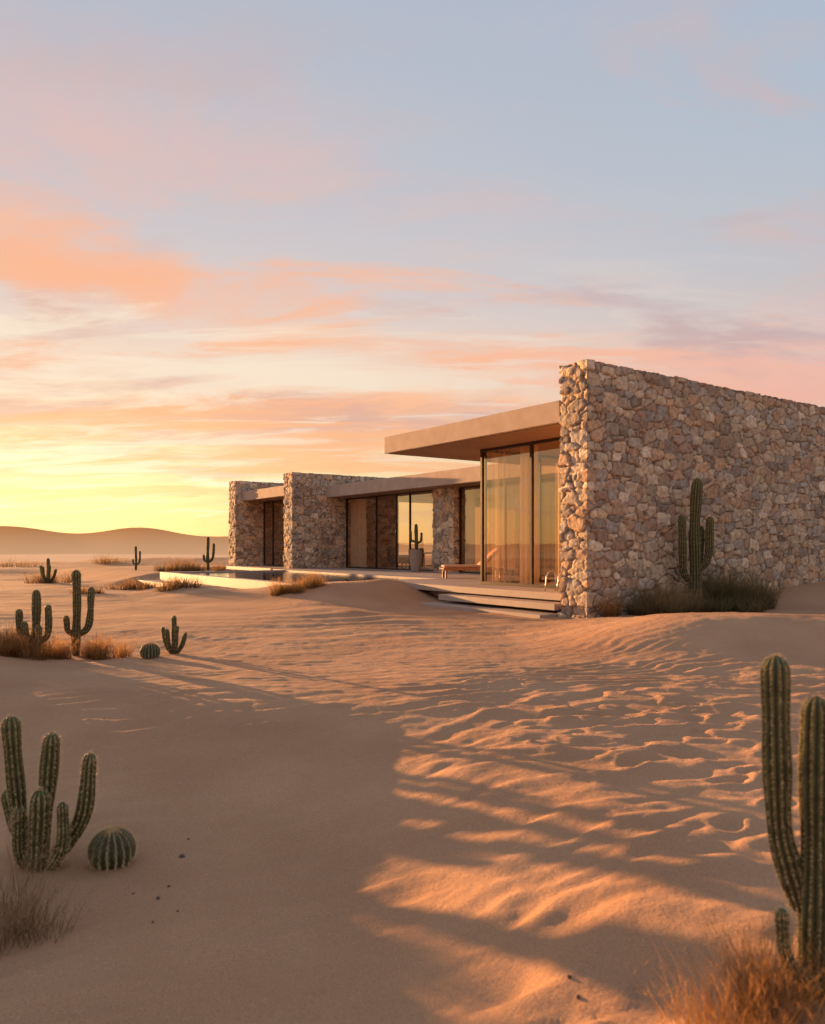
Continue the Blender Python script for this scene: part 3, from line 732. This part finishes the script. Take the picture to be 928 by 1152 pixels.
for (u,d,r) in pv:
    x,y=at(u,0,d); V=[];F=[]
    rr=random.Random(u); sx,sy,sz=rr.uniform(.9,1.5),rr.uniform(.7,1),rr.uniform(.5,.8)
    for j in range(7):
        for k in range(10):
            ph=math.pi*(j/6-.5); an=k/10*6.283; q=r*(1+.18*math.sin(3*an+u+j))
            V.append((q*sx*math.cos(ph)*math.cos(an),q*sy*math.cos(ph)*math.sin(an),q*sz*math.sin(ph)))
    for j in range(6):
        for k in range(10): F.append((j*10+k,j*10+(k+1)%10,(j+1)*10+(k+1)%10,(j+1)*10+k))
    o=mesh_obj('pebble',V,F,M_peb,smooth=True); o.location=(x,y,gz(x,y)+r*.2); o.rotation_euler=(0,0,rr.uniform(0,3)); tag(o,'small dark pebble lying on the sand','stone','pebbles scattered on the sand')

# ------------------------------------------------------------ world
wd=bpy.data.worlds.new('World'); scene.world=wd; wd.use_nodes=True; nt=wd.node_tree; nt.nodes.clear()
out=nt.nodes.new('ShaderNodeOutputWorld'); bg=nt.nodes.new('ShaderNodeBackground'); nt.links.new(bg.outputs[0],out.inputs[0])
tc=nt.nodes.new('ShaderNodeTexCoord'); sep=nt.nodes.new('ShaderNodeSeparateXYZ'); nt.links.new(tc.outputs['Generated'],sep.inputs[0])
def mth(op,a,b=None,c=None,clamp=False):
    n=nt.nodes.new('ShaderNodeMath'); n.operation=op; n.use_clamp=clamp
    for i,v in enumerate((a,b,c)):
        if v is None: continue
        if isinstance(v,(int,float)): n.inputs[i].default_value=v
        else: nt.links.new(v,n.inputs[i])
    return n.outputs[0]
def ramp(fac,els,interp='LINEAR'):
    r=nt.nodes.new('ShaderNodeValToRGB'); r.color_ramp.interpolation=interp
    e=r.color_ramp.elements
    while len(e)<len(els): e.new(.5)
    for k,(p,c) in enumerate(els): e[k].position=p; e[k].color=(*c,1)
    nt.links.new(fac,r.inputs['Fac']); return r.outputs['Color']
def sstep(x,a,b,to0=0.,to1=1.):
    n=nt.nodes.new('ShaderNodeMapRange'); n.interpolation_type='SMOOTHSTEP'
    n.inputs['From Min'].default_value=a; n.inputs['From Max'].default_value=b; n.inputs['To Min'].default_value=to0; n.inputs['To Max'].default_value=to1
    nt.links.new(x,n.inputs['Value']); return n.outputs[0]
def mix(f,a,b):
    n=nt.nodes.new('ShaderNodeMix'); n.data_type='RGBA'
    if isinstance(f,(int,float)): n.inputs[0].default_value=f
    else: nt.links.new(f,n.inputs[0])
    for i,v in ((6,a),(7,b)):
        if isinstance(v,tuple): n.inputs[i].default_value=(*v,1)
        else: nt.links.new(v,n.inputs[i])
    return n.outputs[2]
X_,Y_,Z_=sep.outputs
hl=mth('SQRT',mth('ADD',mth('MULTIPLY',X_,X_),mth('MULTIPLY',Y_,Y_)))
hl=mth('MAXIMUM',hl,.001)
dotp=mth('DIVIDE',mth('ADD',mth('MULTIPLY',X_,SUN_AZ[0]),mth('MULTIPLY',Y_,SUN_AZ[1])),hl)
az=mth('ARCTAN2',X_,Y_)
zc=mth('MAXIMUM',Z_,0.0)
sunr=ramp(zc,[(0,(1.0,.60,.22)),(.035,(1.0,.74,.28)),(.08,(1.0,.80,.40)),(.14,(1.0,.78,.50)),(.22,(.95,.73,.56)),(.31,(.72,.62,.60)),(.42,(.55,.55,.60)),(.62,(.44,.49,.59)),(1,(.27,.34,.48))])
awayr=ramp(zc,[(0,(.66,.38,.30)),(.10,(.80,.47,.36)),(.18,(.78,.52,.43)),(.25,(.62,.54,.53)),(.33,(.51,.54,.59)),(.45,(.45,.52,.61)),(.62,(.40,.47,.59)),(1,(.26,.32,.46))])
wsun=sstep(dotp,.15,.97)
base=mix(wsun,awayr,sunr)
glow=mth('MULTIPLY',sstep(dotp,.74,1.0),mth('SUBTRACT',1.0,sstep(zc,.0,.21)))
den=mth('ADD',zc,.13)
cx=mth('DIVIDE',X_,den); cy=mth('DIVIDE',Y_,den)
def cloud(scale,sx,sy,rot,ox,detail=7,rough=.62,dist=.6):
    cmb=nt.nodes.new('ShaderNodeCombineXYZ'); nt.links.new(cx,cmb.inputs[0]); nt.links.new(cy,cmb.inputs[1]); cmb.inputs[2].default_value=ox
    mp=nt.nodes.new('ShaderNodeMapping'); mp.inputs['Rotation'].default_value=(0,0,rot); mp.inputs['Scale'].default_value=(sx,sy,1); mp.inputs['Location'].default_value=(ox,ox*.7,0)
    nt.links.new(cmb.outputs[0],mp.inputs['Vector'])
    n=nt.nodes.new('ShaderNodeTexNoise'); n.inputs['Scale'].default_value=scale; n.inputs['Detail'].default_value=detail; n.inputs['Roughness'].default_value=rough; n.inputs['Distortion'].default_value=dist
    nt.links.new(mp.outputs[0],n.inputs['Vector']); return n.outputs['Fac']
def patch(a0,z0,wa,wz,amp,tilt=0.0):
    da=mth('DIVIDE',mth('SUBTRACT',az,a0),wa)
    zz=mth('SUBTRACT',mth('SUBTRACT',zc,z0),mth('MULTIPLY',mth('SUBTRACT',az,a0),tilt))
    dz=mth('DIVIDE',zz,wz)
    q=mth('ADD',mth('MULTIPLY',da,da),mth('MULTIPLY',dz,dz))
    return mth('MULTIPLY',mth('EXPONENT',mth('MULTIPLY',q,-1.0)),amp)
def addl(l):
    r=l[0]
    for k in l[1:]: r=mth('ADD',r,k)
    return r
c1=cloud(1.3,.50,1.0,.25,3.7)
c2=cloud(2.6,.34,1.0,.12,11.2)
c3=cloud(1.3,.6,1.0,.3,23.1,8,.63)
c4=cloud(3.8,.30,1.0,.05,41.0)
elevf=sstep(zc,.012,.05)
topf=mth('SUBTRACT',1.0,sstep(zc,.46,.66))
pinkS=ramp(zc,[(0,(1.0,.58,.24)),(.10,(1.0,.52,.25)),(.22,(1.0,.50,.29)),(.34,(.98,.50,.31)),(.42,(.80,.52,.46)),(.60,(.60,.50,.53)),(1,(.45,.42,.48))])
pinkA=ramp(zc,[(0,(.66,.36,.34)),(.14,(.84,.44,.36)),(.24,(.86,.50,.43)),(.32,(.62,.47,.48)),(1,(.42,.42,.5))])
pink=mix(sstep(dotp,.15,.80),pinkA,pinkS)
P_a=addl([patch(-.42,.320,.34,.034,.26,-.05),patch(-.36,.43,.32,.07,.20),patch(-.15,.165,.50,.030,.19),patch(.08,.250,.36,.024,.20,-.05),patch(.42,.19,.25,.035,.22)])
m3=mth('MULTIPLY',sstep(mth('ADD',c3,P_a),.50,.76),mth('MULTIPLY',elevf,mth('ADD',mth('MULTIPLY',topf,.8),.12)))
s=mix(mth('MULTIPLY',m3,.90),base,pink)
mauve=mix(wsun,(.50,.40,.43),(.72,.43,.36))
P_b=addl([patch(-.18,.150,.50,.028,.24,.03),patch(-.50,.265,.20,.02,.16),patch(.05,.30,.18,.02,.08),patch(.42,.365,.10,.014,.20),patch(.40,.225,.2,.02,.08),patch(-.35,.50,.25,.03,.08),patch(-.02,.48,.16,.03,.12)])
m1=mth('MULTIPLY',sstep(mth('ADD',c1,P_b),.53,.70),mth('MULTIPLY',elevf,topf))
s=mix(mth('MULTIPLY',m1,mth('SUBTRACT',.70,sstep(zc,.25,.45,0.,.38))),s,mauve)
P_c=addl([patch(-.34,.300,.34,.025,.14),patch(-.2,.13,.6,.04,.15),patch(.05,.235,.30,.02,.14),patch(-.45,.07,.4,.03,.10)])
m2=mth('MULTIPLY',sstep(mth('ADD',c2,P_c),.53,.68),mth('MULTIPLY',elevf,topf))
s=mix(mth('MULTIPLY',m2,.82),s,pink)
cream=mix(wsun,(.66,.56,.55),(1.0,.85,.66))
P_d=addl([patch(-.15,.215,.35,.035,.14),patch(-.4,.10,.4,.03,.08)])
m4=mth('MULTIPLY',sstep(mth('ADD',c4,P_d),.52,.67),mth('MULTIPLY',elevf,mth('SUBTRACT',1.0,sstep(zc,.25,.38))))
s=mix(mth('MULTIPLY',m4,.62),s,cream)
add=nt.nodes.new('ShaderNodeMix'); add.data_type='RGBA'; add.blend_type='ADD'
nt.links.new(mth('MULTIPLY',glow,1.0),add.inputs[0]); nt.links.new(s,add.inputs[6]); add.inputs[7].default_value=(1.1,.62,.22,1)
nt.links.new(add.outputs[2],bg.inputs['Color']); bg.inputs['Strength'].default_value=1.0

# ------------------------------------------------------------ sun
L=bpy.data.lights.new('sun','SUN'); L.energy=14.5; L.angle=math.radians(.5); L.color=(1,.50,.19)
so=bpy.data.objects.new('sun',L); COL.objects.link(so)
e=math.radians(SUN_EL); dv=Vector((-SUN_AZ[0]*math.cos(e),-SUN_AZ[1]*math.cos(e),-math.sin(e)))
so.rotation_euler=dv.to_track_quat('-Z','Y').to_euler()

# ------------------------------------------------------------ camera
cam=bpy.data.cameras.new('camera'); co=bpy.data.objects.new('camera',cam); COL.objects.link(co)
co.location=(0,0,1.5); co.rotation_euler=(math.radians(90),0,0)
cam.sensor_fit='HORIZONTAL'; cam.sensor_width=36; cam.lens=33.7; cam.shift_y=39/928; cam.clip_end=6000; cam.clip_start=.05
cam.dof.use_dof=True; cam.dof.focus_distance=16; cam.dof.aperture_fstop=3.2
scene.camera=co
